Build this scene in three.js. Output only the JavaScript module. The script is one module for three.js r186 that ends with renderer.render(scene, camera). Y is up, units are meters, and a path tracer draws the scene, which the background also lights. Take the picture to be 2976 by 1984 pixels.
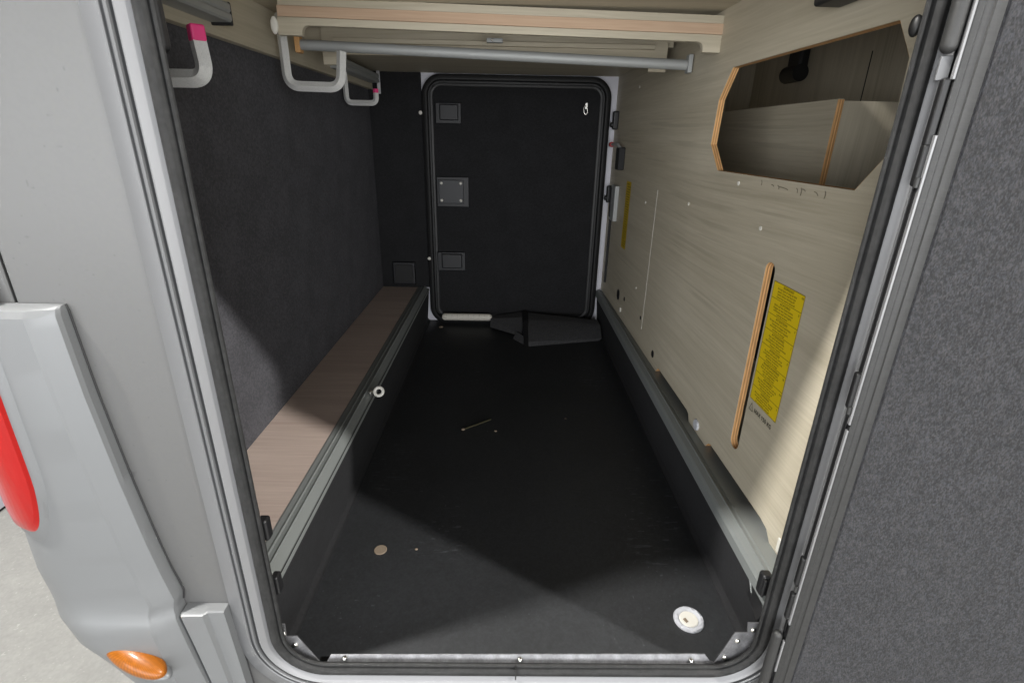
import * as THREE from 'three';
import { RoundedBoxGeometry } from 'three/addons/geometries/RoundedBoxGeometry.js';
import { ConvexGeometry } from 'three/addons/geometries/ConvexGeometry.js';
import { mergeGeometries, toCreasedNormals } from 'three/addons/utils/BufferGeometryUtils.js';
import { RectAreaLightUniformsLib } from 'three/addons/lights/RectAreaLightUniformsLib.js';

// ------------------------------------------------------------------ camera, air, exposure
const scene = new THREE.Scene();
const camera = new THREE.PerspectiveCamera(67.11, 1024 / 682, 0.02, 60);
camera.position.set(-0.0384, 1.42, 0.7055);
camera.rotation.set(-0.37974, -0.013545, 0.01958, 'YXZ');
scene.background = new THREE.Color(0.12, 0.12, 0.125);            // the dim hall all round
const renderer = new THREE.WebGLRenderer({ antialias: true });
renderer.toneMapping = THREE.LinearToneMapping;
renderer.toneMappingExposure = 1.3;
renderer.shadowMap.enabled = true;
RectAreaLightUniformsLib.init();
const LAMP_RIGHT = { at: [3.83, 4.5, 2.14], power: 108, soft: 5.5 };  // out of view, placed to light the left wall and left floor
const LAMP_LEFT = { at: [-1.62, 3.4, 0.393], power: 44, soft: 3.8 };  // out of view, placed to light the near right wall and floor
const FILL_PANEL = { at: [-1.2, 1.28, 5.0], size: [10, 2.4], glow: 3.9 };  // added fill panel out of view, brightens the garage interior

// ------------------------------------------------------------------ helpers
let seed = 20240611;
const rnd = () => { seed |= 0; seed = seed + 0x6D2B79F5 | 0; let t = Math.imul(seed ^ seed >>> 15, 1 | seed); t = t + Math.imul(t ^ t >>> 7, 61 | t) ^ t; return ((t ^ t >>> 14) >>> 0) / 4294967296; };
const clamp = (x, a = 0, b = 1) => Math.min(b, Math.max(a, x));
const mix = (a, b, t) => a + (b - a) * t;
const smooth = (a, b, x) => { const t = clamp((x - a) / (b - a)); return t * t * (3 - 2 * t); };
const hash = (x, y, s) => { let h = Math.imul(x | 0, 374761393) + Math.imul(y | 0, 668265263) + Math.imul(s | 0, 1442695041); h = Math.imul(h ^ h >>> 13, 1274126177); return ((h ^ h >>> 16) >>> 0) / 4294967296; };
function noise(u, v, nx, ny, s) {                                  // tiling value noise, u v in 0..1
  const x = u * nx, y = v * ny, xi = Math.floor(x), yi = Math.floor(y), fx = x - xi, fy = y - yi, m = (a, n) => ((a % n) + n) % n;
  const sx = fx * fx * (3 - 2 * fx), sy = fy * fy * (3 - 2 * fy), x0 = m(xi, nx), x1 = m(xi + 1, nx), y0 = m(yi, ny), y1 = m(yi + 1, ny);
  return mix(mix(hash(x0, y0, s), hash(x1, y0, s), sx), mix(hash(x0, y1, s), hash(x1, y1, s), sx), sy);
}
function tex(w, h, wm, hm, fn, color = true) {                     // wm, hm: size of one tile in metres; fn gives sRGB 0..1
  const d = new Uint8Array(w * h * 4);
  for (let j = 0; j < h; j++) for (let i = 0; i < w; i++) {
    const c = fn((i + 0.5) / w, (j + 0.5) / h, i, j), k = (j * w + i) * 4;
    for (let q = 0; q < 3; q++) d[k + q] = clamp(c[q]) * 255;
    d[k + 3] = 255;
  }
  const t = new THREE.DataTexture(d, w, h);
  t.wrapS = t.wrapT = THREE.RepeatWrapping; t.magFilter = THREE.LinearFilter; t.minFilter = THREE.LinearMipmapLinearFilter; t.generateMipmaps = true;
  if (color) t.colorSpace = THREE.SRGBColorSpace;
  t.repeat.set(1 / wm, 1 / hm); t.needsUpdate = true;
  return t;
}
const std = (o) => new THREE.MeshStandardMaterial(o);
const phys = (o) => new THREE.MeshPhysicalMaterial(o);
const C = (r, g, b) => new THREE.Color().setRGB(r, g, b);

function planar(g, grain = 'z') {                                  // uv in metres, u along the grain axis
  if (g.index) g = g.toNonIndexed();
  g.computeVertexNormals();
  const p = g.attributes.position, n = g.attributes.normal, uv = new Float32Array(p.count * 2);
  for (let i = 0; i < p.count; i += 3) {
    let a = 0, b = 0, c = 0;
    for (let k = 0; k < 3; k++) { a += Math.abs(n.getX(i + k)); b += Math.abs(n.getY(i + k)); c += Math.abs(n.getZ(i + k)); }
    const ax = a >= b && a >= c ? 'x' : b >= c ? 'y' : 'z';
    for (let k = 0; k < 3; k++) {
      const q = { x: p.getX(i + k), y: p.getY(i + k), z: p.getZ(i + k) };
      const others = ['x', 'y', 'z'].filter((e) => e !== ax);
      const u = others.includes(grain) ? grain : others[0], v = others.find((e) => e !== u);
      uv[(i + k) * 2] = q[u]; uv[(i + k) * 2 + 1] = q[v] + (ax === 'x' ? 0 : 0.37);
    }
  }
  g.setAttribute('uv', new THREE.BufferAttribute(uv, 2));
  return g;
}
const box = (x0, x1, y0, y1, z0, z1, bevel = 0) => {
  const w = x1 - x0, h = y1 - y0, d = z1 - z0;
  const g = bevel ? new RoundedBoxGeometry(w, h, d, 2, Math.min(bevel, w / 2.05, h / 2.05, d / 2.05)) : new THREE.BoxGeometry(w, h, d);
  return g.translate((x0 + x1) / 2, (y0 + y1) / 2, (z0 + z1) / 2);
};
const soft = (g, a = 0.6) => toCreasedNormals(g.index ? g.toNonIndexed() : g, a);
const join = (gs) => mergeGeometries(gs.map((g) => { g = g.index ? g.toNonIndexed() : g; for (const k of Object.keys(g.attributes)) if (!['position', 'normal', 'uv'].includes(k)) g.deleteAttribute(k); return g; }));
function tube(pts, r, seg = 60, rad = 12, corner = 0) {            // corner: fillet radius at inner points
  const path = new THREE.CurvePath(), P = pts.map((p) => new THREE.Vector3(...p));
  if (!corner) return new THREE.TubeGeometry(P.length === 2 ? new THREE.LineCurve3(P[0], P[1]) : new THREE.CatmullRomCurve3(P), seg, r, rad);
  let a = P[0];
  for (let i = 1; i < P.length - 1; i++) {
    const d0 = P[i].clone().sub(P[i - 1]).normalize(), d1 = P[i + 1].clone().sub(P[i]).normalize();
    const s = P[i].clone().addScaledVector(d0, -corner), e = P[i].clone().addScaledVector(d1, corner);
    path.add(new THREE.LineCurve3(a, s)); path.add(new THREE.QuadraticBezierCurve3(s, P[i], e)); a = e;
  }
  path.add(new THREE.LineCurve3(a, P[P.length - 1]));
  const q = path.getSpacedPoints(seg);
  return new THREE.TubeGeometry(new THREE.CatmullRomCurve3(q, false, 'catmullrom', 0.1), seg * 2, r, rad);
}
function disc(r, h, seg = 24, bev = 0) {                           // lies flat, base at y = 0
  const p = bev ? [[0, 0], [r, 0], [r, h - bev], [r - bev, h], [0, h]] : [[0, 0], [r, 0], [r, h], [0, h]];
  return soft(new THREE.LatheGeometry(p.map(([a, b]) => new THREE.Vector2(a, b)), seg));
}
function roundRect(x0, x1, y0, y1, r, n = 14) {                    // points with outward normals, anticlockwise
  const out = [], add = (cx, cy, a0) => { for (let i = 0; i <= n; i++) { const a = a0 + Math.PI / 2 * i / n; out.push([cx + r * Math.cos(a), cy + r * Math.sin(a), Math.cos(a), Math.sin(a)]); } };
  add(x1 - r, y1 - r, 0); add(x0 + r, y1 - r, Math.PI / 2); add(x0 + r, y0 + r, Math.PI); add(x1 - r, y0 + r, Math.PI * 1.5);
  return out;
}
function sweep(path, prof, closed = true, crease = 0.7) {          // prof: [outward offset, z]
  const v = [], n = path.length, m = prof.length, P = (i, j) => { const [x, y, nx, ny] = path[i % n], [o, z] = prof[j]; return [x + nx * o, y + ny * o, z]; };
  for (let i = 0; i < (closed ? n : n - 1); i++) for (let j = 0; j < m - 1; j++) {
    const a = P(i, j), b = P(i + 1, j), c = P(i + 1, j + 1), d = P(i, j + 1);
    v.push(...a, ...c, ...b, ...a, ...d, ...c);
  }
  const g = new THREE.BufferGeometry(); g.setAttribute('position', new THREE.Float32BufferAttribute(v, 3)); g.computeVertexNormals();
  return planarKeep(toCreasedNormals(g, crease));
}
function planarKeep(g) { const n = g.attributes.normal.clone(); g = planar(g, 'y'); g.setAttribute('normal', n); return g; }
function extrudeZ(pts, z0, z1, crease = 0.5) {                     // pts [x, y] closed cross-section run along z
  const s = new THREE.Shape(pts.map(([x, y]) => new THREE.Vector2(x, y)));
  const g = new THREE.ExtrudeGeometry(s, { depth: z1 - z0, bevelEnabled: false, curveSegments: 8 }).translate(0, 0, z0);
  return planarKeep(soft(g, crease));
}
function grid(nu, nv, fn) {                                        // surface from fn(u, v) -> [x, y, z]
  const p = [], ix = [];
  for (let j = 0; j <= nv; j++) for (let i = 0; i <= nu; i++) p.push(...fn(i / nu, j / nv));
  for (let j = 0; j < nv; j++) for (let i = 0; i < nu; i++) { const a = j * (nu + 1) + i, b = a + 1, c = a + nu + 1, d = c + 1; ix.push(a, b, d, a, d, c); }
  const g = new THREE.BufferGeometry(); g.setAttribute('position', new THREE.Float32BufferAttribute(p, 3)); g.setIndex(ix); g.computeVertexNormals();
  g.setAttribute('uv', new THREE.Float32BufferAttribute(new Float32Array(p.length / 3 * 2), 2));
  return g;
}
const used = {};
const numbered = (n) => { const k = used[n] = (used[n] ?? -1) + 1; return k ? `${n}_${String(k).padStart(3, '0')}` : n; };
function tag(o, label, category, group, kind) {
  o.userData.label = label; o.userData.category = category;
  if (group) o.userData.group = group;
  if (kind) o.userData.kind = kind;
  return o;
}
function thing(name, label, category, pos = [0, 0, 0], turn = 0, group, kind) {
  const o = new THREE.Group(); o.name = numbered(name); o.position.set(...pos); o.rotation.y = turn; scene.add(o);
  return tag(o, label, category, group, kind);
}
function part(name, geo, mat, parent) {
  const m = new THREE.Mesh(geo, mat); m.name = parent === scene ? numbered(name) : name; m.castShadow = m.receiveShadow = true; parent.add(m);
  return m;
}
const one = (name, geo, mat, label, category, group, kind) => tag(part(name, geo, mat, scene), label, category, group, kind);
const place = (m, p, r = [0, 0, 0]) => { m.position.set(...p); m.rotation.set(...r); return m; };

// ------------------------------------------------------------------ materials
function woodTex(s, base, dark, light, contrast) {
  return tex(1024, 1024, 1.7, 0.85, (u, v) => {
    const warp = (noise(u, v, 2, 5, s) - 0.5) * 0.03 + (noise(u, v, 6, 11, s + 1) - 0.5) * 0.007, y = v + warp;
    const broad = noise(u, y, 2, 13, s + 2), mid = noise(u, y, 4, 60, s + 3), fine = noise(u, y, 12, 260, s + 4), hair = noise(u, y, 40, 512, s + 5);
    let t = 0.26 * broad + 0.28 * mid + 0.26 * fine + 0.20 * hair;
    const streak = smooth(0.66, 0.9, noise(u, y, 5, 120, s + 6)) * smooth(0.45, 0.8, noise(u, v, 4, 6, s + 7));
    t = clamp(0.5 + (t - 0.5) * contrast);
    const c = base.map((b, q) => mix(dark[q], light[q], t));
    return c.map((x, q) => mix(x, dark[q] * 0.86, 0.34 * streak));
  });
}
const oakMap = woodTex(11, [0, 0, 0], [0.665, 0.63, 0.55], [0.79, 0.758, 0.685], 1.05);
const floorWoodMap = woodTex(57, [0, 0, 0], [0.64, 0.57, 0.535], [0.76, 0.695, 0.655], 1.15);
const pinkMap = woodTex(83, [0, 0, 0], [0.68, 0.565, 0.475], [0.81, 0.71, 0.61], 1.0);
const M = {};
M.oak = std({ map: oakMap, roughness: 0.55, bumpMap: oakMap, bumpScale: 0.0002 });
M.ledge = std({ map: floorWoodMap, roughness: 0.5 });
M.rawBoard = std({ map: pinkMap, roughness: 0.9 });
M.ply = std({ map: tex(64, 64, 0.5, 0.0165, (u, v) => { const l = [1, 0.84, 1.04, 0.82, 1][Math.floor(v * 5)], n = 0.9 + 0.2 * noise(u, v, 24, 10, 5); return [0.84 * l * n, 0.66 * l * n * (l < 1 ? 0.94 : 1), 0.45 * l * n * (l < 1 ? 0.88 : 1)]; }), roughness: 0.85 });
const feltFn = (s, lo, hi, a, b) => (u, v) => { const n = 0.42 * noise(u, v, a, a, s) + 0.38 * noise(u, v, b, b, s + 1) + 0.2 * noise(u, v, 9, 9, s + 2), t = clamp(0.5 + (n - 0.5) * 2.1); return [mix(lo, hi, t), mix(lo, hi, t) * 0.995, mix(lo, hi, t) * 1.06]; };
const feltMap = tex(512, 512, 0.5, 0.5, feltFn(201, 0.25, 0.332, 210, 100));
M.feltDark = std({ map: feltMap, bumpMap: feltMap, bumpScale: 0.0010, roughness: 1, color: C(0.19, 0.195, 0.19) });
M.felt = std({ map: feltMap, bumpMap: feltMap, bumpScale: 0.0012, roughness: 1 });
const carpetMap = tex(1024, 1024, 0.40, 0.50, (u, v) => {
  const w = (noise(u, v, 20, 16, 31) - 0.5) * 0.012, n = 0.34 * noise(u + w, v, 230, 130, 32) + 0.38 * noise(u - w, v + w, 400, 230, 33) + 0.12 * noise(u, v, 60, 44, 34) + 0.16 * noise(u, v, 512, 460, 35);
  let t = clamp(0.5 + (n - 0.5) * 2.1); t = t + 0.4 * smooth(0.86, 0.985, noise(u, v, 330, 190, 36));
  const k = mix(0.11, 0.22, t), h = noise(u, v, 200, 140, 37) - 0.5;
  return [k * (1 + 0.05 * h), k, k * (1.05 - 0.06 * h)];
});
M.carpet = std({ map: carpetMap, bumpMap: carpetMap, bumpScale: 0.0016, roughness: 1 });
const linerMap = tex(1024, 1024, 1.0, 1.0, (u, v) => {
  const n = 0.5 * noise(u, v, 340, 340, 71) + 0.3 * noise(u, v, 150, 150, 72) + 0.2 * noise(u, v, 7, 7, 73);
  let k = mix(0.142, 0.182, clamp(0.5 + (n - 0.5) * 2));
  const lint = smooth(0.93, 0.985, noise(u, v, 170, 150, 74)) * smooth(0.5, 0.75, noise(u, v, 9, 9, 75));
  const scuff = smooth(0.78, 0.95, noise(u + 0.3 * v, v, 40, 300, 76)) * smooth(0.55, 0.8, noise(u, v, 5, 4, 77));
  k += 0.15 * lint + 0.11 * scuff;
  return [k * 0.965, k * 0.995, k * 1.045];
});
M.liner = std({ map: linerMap, bumpMap: linerMap, bumpScale: 0.0004, roughness: 0.52 });
M.tubSide = std({ map: feltMap, bumpMap: feltMap, bumpScale: 0.0006, roughness: 0.85, color: C(0.13, 0.134, 0.138) });
const brushed = tex(256, 512, 0.06, 0.9, (u, v) => { const n = 0.6 * noise(u, v, 200, 6, 91) + 0.4 * noise(u, v, 60, 20, 92), k = 0.78 + 0.14 * (n - 0.5); return [k, k, k * 1.01]; });
const roughA = tex(256, 256, 0.3, 0.3, (u, v) => { const k = 0.42 + 0.22 * (noise(u, v, 30, 30, 95) - 0.5) + 0.15 * (noise(u, v, 6, 6, 96) - 0.5); return [k, k, k]; }, false);
M.alu = std({ map: brushed, metalness: 0.85, roughness: 1, roughnessMap: roughA });
M.aluRail = std({ color: C(0.23, 0.245, 0.24), metalness: 0.25, roughness: 0.45 });
M.aluPlate = std({ map: tex(256, 256, 0.16, 0.16, (u, v) => { const n = noise(u, v, 14, 14, 101) * 0.5 + noise(u, v, 60, 60, 102) * 0.3 + noise(u, v, 5, 5, 103) * 0.2, k = 0.46 + 0.22 * (n - 0.5); return [k, k, k * 1.02]; }), metalness: 0.6, roughness: 0.5 });
M.galvanised = std({ color: C(0.36, 0.37, 0.365), metalness: 0.25, roughness: 0.55 });
M.chrome = std({ color: C(0.75, 0.74, 0.70), metalness: 1, roughness: 0.22 });
const paintMap = tex(512, 512, 1.1, 1.1, (u, v) => { const n = 0.6 * noise(u, v, 4, 4, 111) + 0.4 * noise(u, v, 256, 256, 112), k = 0.348 + 0.013 * (n - 0.5), dirt = smooth(0.955, 0.985, noise(u, v, 150, 150, 113)) * 0.05; return [k - dirt, k - dirt, (k - dirt) * 0.998]; });
M.silver = phys({ map: paintMap, metalness: 0.3, roughness: 0.52, clearcoat: 0.25, clearcoatRoughness: 0.3 });
M.bumper = phys({ color: C(0.146, 0.151, 0.155), metalness: 0.3, roughness: 0.5, clearcoat: 0.18, clearcoatRoughness: 0.25 });
M.frameAlu = phys({ color: C(0.122, 0.124, 0.128), metalness: 0.15, roughness: 0.45, clearcoat: 0.15, clearcoatRoughness: 0.25 });
M.innerAlu = phys({ color: C(0.168, 0.169, 0.174), metalness: 0.15, roughness: 0.42, clearcoat: 0.15, clearcoatRoughness: 0.25 });
M.rubber = phys({ map: tex(128, 128, 0.2, 0.2, (u, v) => { const k = 0.15 + 0.04 * (noise(u, v, 40, 40, 121) - 0.5) + 0.04 * (noise(u, v, 7, 7, 122) - 0.5); return [k, k, k]; }), roughness: 0.6, specularIntensity: 0.45 });
M.black = std({ color: C(0.012, 0.012, 0.013), roughness: 0.42 });
M.blackSatin = std({ color: C(0.007, 0.007, 0.0075), roughness: 0.5 });
M.blackMatt = std({ color: C(0.02, 0.02, 0.021), roughness: 0.8 });
M.doorProfile = std({ map: tex(128, 256, 0.1, 0.5, (u, v) => { const k = 0.175 + 0.015 * (noise(u, v, 10, 6, 131) - 0.5) + 0.03 * (noise(u, v, 90, 90, 132) - 0.5); return [k, k, k * 0.995]; }), metalness: 0.15, roughness: 0.5 });
M.whiteEdge = std({ color: C(0.2, 0.2, 0.205), roughness: 0.35, metalness: 0.2 });
M.whiteCap = std({ color: C(0.72, 0.70, 0.64), roughness: 0.5 });
M.whitePaint = std({ color: C(0.66, 0.66, 0.72), roughness: 0.5 });
M.hookPaint = std({ map: tex(256, 256, 0.12, 0.12, (u, v) => { const n = noise(u, v, 18, 18, 141), chip = smooth(0.86, 0.93, noise(u, v, 26, 26, 142)), k = 0.80 + 0.05 * (n - 0.5) - 0.16 * chip; return [k, k, k * 0.99]; }), roughness: 0.35, metalness: 0.1 });
M.pink = std({ color: C(0.72, 0.045, 0.2), roughness: 0.42 });
M.red = phys({ color: C(0.27, 0.004, 0.003), roughness: 0.3, specularIntensity: 0.5, clearcoat: 0.2, clearcoatRoughness: 0.12 });
M.amber = phys({ map: tex(256, 128, 1, 1, (u, v) => { const r = 0.5 + 0.5 * Math.sin(u * 6.2832 * 60), q = noise(u, v, 40, 20, 191), k = 0.86 + 0.14 * r - 0.12 * q; return [0.56 * k, 0.31 * k, 0.02 * k]; }), roughness: 0.45, specularIntensity: 0.5, clearcoat: 0.25, clearcoatRoughness: 0.15 });
M.concrete = std({ map: tex(1024, 1024, 1.6, 1.6, (u, v) => { const n = 0.3 * noise(u, v, 300, 300, 151) + 0.25 * noise(u, v, 120, 120, 152) + 0.25 * noise(u, v, 20, 20, 153) + 0.2 * noise(u, v, 5, 5, 154), sp = smooth(0.9, 0.97, noise(u, v, 260, 260, 155)) * 0.12, k = 0.56 + 0.10 * (n - 0.5) + sp * 0.6; return [k, k * 0.995, k * 0.97]; }), roughness: 0.7 });
M.lavenderWall = std({ color: C(0.62, 0.62, 0.68), roughness: 0.7 });
M.cloth = std({ map: tex(256, 256, 0.12, 0.12, (u, v, i, j) => { const k = 0.225 + 0.035 * (((i >> 1) + (j >> 1)) % 2) + 0.07 * (noise(u, v, 30, 30, 161) - 0.5); return [k, k, k * 1.03]; }), roughness: 0.95 });
M.whiteWood = std({ map: tex(256, 128, 0.3, 0.1, (u, v) => { const k = 0.86 + 0.12 * (noise(u, v, 4, 40, 171) - 0.5) - 0.14 * smooth(0.8, 0.9, noise(u, v, 3, 14, 172)); return [k, k * 0.98, k * 0.93]; }), roughness: 0.6 });
M.clear = phys({ color: C(0.82, 0.84, 0.90), roughness: 0.2, transmission: 0.35, thickness: 0, clearcoat: 0.6 });
M.tan = std({ map: tex(64, 64, 0.04, 0.04, (u, v) => { const k = 0.95 + 0.3 * (noise(u, v, 12, 12, 181) - 0.5); return [0.53 * k, 0.475 * k, 0.41 * k]; }), roughness: 0.7 });

// ------------------------------------------------------------------ the ground and the hall round the vehicle
const ground = one('ground', planar(new THREE.PlaneGeometry(16, 16).rotateX(-Math.PI / 2), 'x'), M.concrete, 'pale grey speckled concrete floor under and beside the motorhome', 'floor', null, 'structure');
const hallWall = thing('wall', 'low pale lavender wall on the ground far behind the red tail lamp', 'wall', [-2.03, 0, 0], 0, null, 'structure');
part('wall_panel', box(-0.1, 0, 0.012, 0.5, -3.5, -0.3), M.lavenderWall, hallWall);
part('skirting_gap', box(-0.1, -0.006, 0, 0.012, -3.5, -0.3), M.black, hallWall);
function unseenLamp(L, label) {
  const o = thing('unseen_lamp', label, 'lamp', L.at, 0, 'unseen lamps above the motorhome');
  part('lamp_shade', soft(new THREE.LatheGeometry([[0.03, 0.3], [0.05, 0.28], [0.06, 0.16], [0.2, 0.08], [0.205, 0.075], [0.062, 0.155], [0.03, 0.2]].map((p) => new THREE.Vector2(...p)), 32)), M.galvanised, o);
  const b = part('bulb', new THREE.SphereGeometry(0.07, 24, 16).translate(0, 0.06, 0), std({ color: 0x000000, emissive: C(1, 0.98, 0.94), emissiveIntensity: 12 }), o);
  b.castShadow = false;
  const l = new THREE.PointLight(C(1, 0.975, 0.93), L.power); l.position.set(0, 0.06, 0); l.castShadow = true; l.shadow.radius = L.soft; l.shadow.mapSize.set(1024, 1024); l.name = 'lamp_light'; o.add(l);
}
unseenLamp(LAMP_RIGHT, 'unseen lamp above right behind the camera, lights the left wall and floor');
unseenLamp(LAMP_LEFT, 'unseen lamp high above the left rear corner, lights the near right wall');
{
  const o = thing('added_fill_panel', 'added glowing fill panel behind the camera that brightens the garage interior', 'window', FILL_PANEL.at);
  const [w, h] = FILL_PANEL.size;
  part('glow_panel', new THREE.PlaneGeometry(w, h).rotateY(Math.PI).translate(0, 0, 0.02), std({ color: 0x000000, emissive: C(0.97, 0.985, 1), emissiveIntensity: FILL_PANEL.glow * 0.6, side: THREE.FrontSide }), o);
  part('panel_frame', join([box(-w / 2 - 0.08, w / 2 + 0.08, h / 2, h / 2 + 0.08, 0, 0.06), box(-w / 2 - 0.08, w / 2 + 0.08, -h / 2 - 0.08, -h / 2, 0, 0.06), box(-w / 2 - 0.08, -w / 2, -h / 2, h / 2, 0, 0.06), box(w / 2, w / 2 + 0.08, -h / 2, h / 2, 0, 0.06)]), M.galvanised, o);
  const l = new THREE.RectAreaLight(C(0.97, 0.985, 1), FILL_PANEL.glow, w, h); l.position.set(0, 0, 0); l.name = 'fill_light'; o.add(l);   // added fill light for the garage interior, shines along -z
}

// ------------------------------------------------------------------ motorhome body: side, rear corner, bumper
const body = thing('motorhome', 'silver grey motorhome body with side wall and moulded rear corner', 'motorhome');
{
  const hole = roundRect(-0.455, 0.454, 0.447, 1.69, 0.075).map(([x, y, a, b]) => new THREE.Vector2(x + a * 0.07, y + b * 0.07));
  const s = new THREE.Shape([[-0.735, 0.30], [2.2, 0.30], [2.2, 2.75], [-0.735, 2.75]].map((p) => new THREE.Vector2(...p)));
  s.holes.push(new THREE.Path(hole));
  part('side_panel', planar(new THREE.ExtrudeGeometry(s, { depth: 0.028, bevelEnabled: true, bevelSize: 0.002, bevelThickness: 0.002, bevelOffset: -0.002, bevelSegments: 2 }).translate(0, 0, -0.03), 'x'), M.silver, body);
  const R = 0.15, xl = -0.915, T = 0.02, plan = [];                // upper rear corner moulding, a bent sheet
  plan.push([-0.7405, -T], [-0.7405, -0.002], [-0.7425, 0]);
  for (let i = 0; i <= 18; i++) { const a = i / 18 * Math.PI / 2; plan.push([xl + R - R * Math.sin(a), -R + R * Math.cos(a)]); }
  plan.push([xl, -1.1], [xl + T, -1.1], [xl + T, -R]);
  for (let i = 17; i >= 0; i--) { const a = i / 18 * Math.PI / 2; plan.push([xl + R - (R - T) * Math.sin(a), -R + (R - T) * Math.cos(a)]); }
  const cs = new THREE.Shape(plan.map(([x, z]) => new THREE.Vector2(x, -z)));
  part('corner_panel', planarKeep(soft(new THREE.ExtrudeGeometry(cs, { depth: 1.63, bevelEnabled: false }).rotateX(-Math.PI / 2).translate(0, 1.12, 0), 0.4)), M.silver, body);
  part('seam_backing', box(-0.76, -0.72, 0.3, 2.75, -0.06, -0.045), M.blackMatt, body);
  part('rear_panel', box(-0.96, -0.93, 0.3, 2.75, -2.25, -1.1), M.silver, body);
}
// bumper: height levels with the right edge, the rear face and the proud front
const LEV = [[1.186, -0.668, -0.885, 0.018], [1.183, -0.6665, -0.885, 0.028], [1.174, -0.666, -0.885, 0.034], [1.05, -0.661, -0.885, 0.036], [0.9, -0.650, -0.887, 0.037], [0.77, -0.637, -0.899, 0.038], [0.70, -0.628, -0.903, 0.038], [0.645, -0.618, -0.896, 0.039], [0.625, -0.622, -0.892, 0.042], [0.60, -0.619, -0.885, 0.050], [0.55, -0.612, -0.868, 0.053], [0.50, -0.606, -0.832, 0.052], [0.44, -0.599, -0.800, 0.049], [0.39, -0.593, -0.772, 0.044], [0.30, -0.585, -0.73, 0.03], [0.27, -0.58, -0.70, 0.0]];
function lev(y) { for (let i = 0; i < LEV.length - 1; i++) if (y <= LEV[i][0] && y >= LEV[i + 1][0]) { const t = (LEV[i][0] - y) / (LEV[i][0] - LEV[i + 1][0]); return LEV[i].map((a, k) => mix(a, LEV[i + 1][k], t)); } return y > LEV[0][0] ? LEV[0] : LEV[LEV.length - 1]; }
const BR = 0.13;
function bumperPoint(s, y, out = 0) {                             // s: 0 right edge, 1 start of arc, 2 end of arc, 3 rear
  const [, xr, xl, zf] = lev(y), r = BR + out;
  const edge = [[xr, 0.0005], [xr, zf * 0.42], [xr - 0.003, zf * 0.60], [xr - 0.033, zf * 0.93], [xr - 0.037, zf], [Math.min(xr - 0.045, xl + BR + 0.001), zf]];
  if (s <= 1) { const t = s * 5, i = Math.min(4, Math.floor(t)), f = t - i; return [mix(edge[i][0], edge[i + 1][0], f), y, mix(edge[i][1], edge[i + 1][1], f) + (i >= 4 ? out : 0)]; }
  if (s <= 2) { const a = (s - 1) * Math.PI / 2; return [xl + BR - r * Math.sin(a), y, zf - BR + r * Math.cos(a)]; }
  return [xl - out, y, zf - BR - (s - 2) * 0.9];
}
const bumper = part('bumper', (() => {
  const ys = []; for (let i = 0; i < LEV.length - 1; i++) { const n = Math.max(1, Math.ceil((LEV[i][0] - LEV[i + 1][0]) / 0.02)); for (let k = 0; k < n; k++) ys.push(mix(LEV[i][0], LEV[i + 1][0], k / n)); } ys.push(0.27);
  const ss = [0, 0.2, 0.3, 0.4, 0.5, 0.6, 0.7, 0.8, 1]; for (let i = 1; i <= 20; i++) ss.push(1 + i / 20); ss.push(2.4, 3);
  const g = grid(ss.length - 1, ys.length - 1, (u, v) => bumperPoint(ss[Math.round(u * (ss.length - 1))], ys[Math.round(v * (ys.length - 1))]));
  const lid = grid(ss.length - 1, 1, (u, v) => { const p = bumperPoint(ss[Math.round(u * (ss.length - 1))], LEV[0][0]); return v ? p : [mix(p[0], -0.75, 0.55), p[1], Math.min(p[2], -0.02)]; });
  return soft(join([g, lid]), 0.42);
})(), M.bumper, body);
// a lens raised from the bumper skin: centre (s, y), half sizes
function lensGeo(s0, y0, hs, hy, bulge, n = 4, base = 0.001, tilt = 0) {
  return grid(96, 12, (u, v) => {
    const a = u * Math.PI * 2, c = Math.cos(a), d = Math.sin(a), k = Math.pow(Math.pow(Math.abs(c), n) + Math.pow(Math.abs(d), n), -1 / n), rho = v;
    const ds = c * k * rho * hs, dy = d * k * rho * hy - tilt * ds;
    return bumperPoint(s0 + ds, y0 + dy, base + bulge * Math.sqrt(Math.max(0, 1 - Math.pow(rho, 3.2))) - (rho >= 0.999 ? 0.004 : 0));
  });
}
part('lamp_bezel', soft(lensGeo(1.345, 1.018, 0.36, 0.243, 0.006, 4.5)), M.bumper, bumper);
part('tail_lamp', soft(lensGeo(1.345, 1.02, 0.305, 0.224, 0.015, 5, 0.003)), M.red, bumper);
{
  const mk = new THREE.Group(); 
  const lens = part('marker_lamp', new THREE.SphereGeometry(1, 40, 24).scale(0.070, 0.0205, 0.024), M.amber, bumper);
  place(lens, [-0.700, 0.534, 0.049], [0.1, -0.36, -0.17]);
  const lip = part('marker_bezel', new THREE.SphereGeometry(1, 40, 24).scale(0.060, 0.016, 0.021), M.bumper, bumper);
  place(lip, [-0.688, 0.514, 0.046], [0.1, -0.36, -0.12]);
}
part('skirt_panel', (() => {                                      // lower side skirt beside the bumper
  const top = 0.612, pts = (y) => { const [, xr] = lev(y); return [xr + 0.004, mix(-0.541, -0.528, (top - y) / 0.3)]; };
  return soft(grid(6, 7, (u, v) => {
    const r = Math.round(v * 7), q = Math.round(u * 6), y = r < 1 ? top : r < 2 ? top - 0.0008 : r < 3 ? top - 0.0030 : mix(top - 0.0032, 0.3, (r - 3) / 4), [xa, xb] = pts(y);
    const xs = [xa, xa, xa + 0.002, mix(xa, xb, 0.53), mix(xa, xb, 0.60), xb - 0.001, xb], zs = [0.0005, 0.024, 0.028, 0.027, 0.020, 0.019, 0.0005];
    return [xs[q], y, q === 0 || q === 6 ? 0.0005 : r < 1 ? 0.0005 : r < 2 ? 0.86 * zs[q] : zs[q]];
  }), 0.5);
})(), M.bumper, body);

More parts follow.
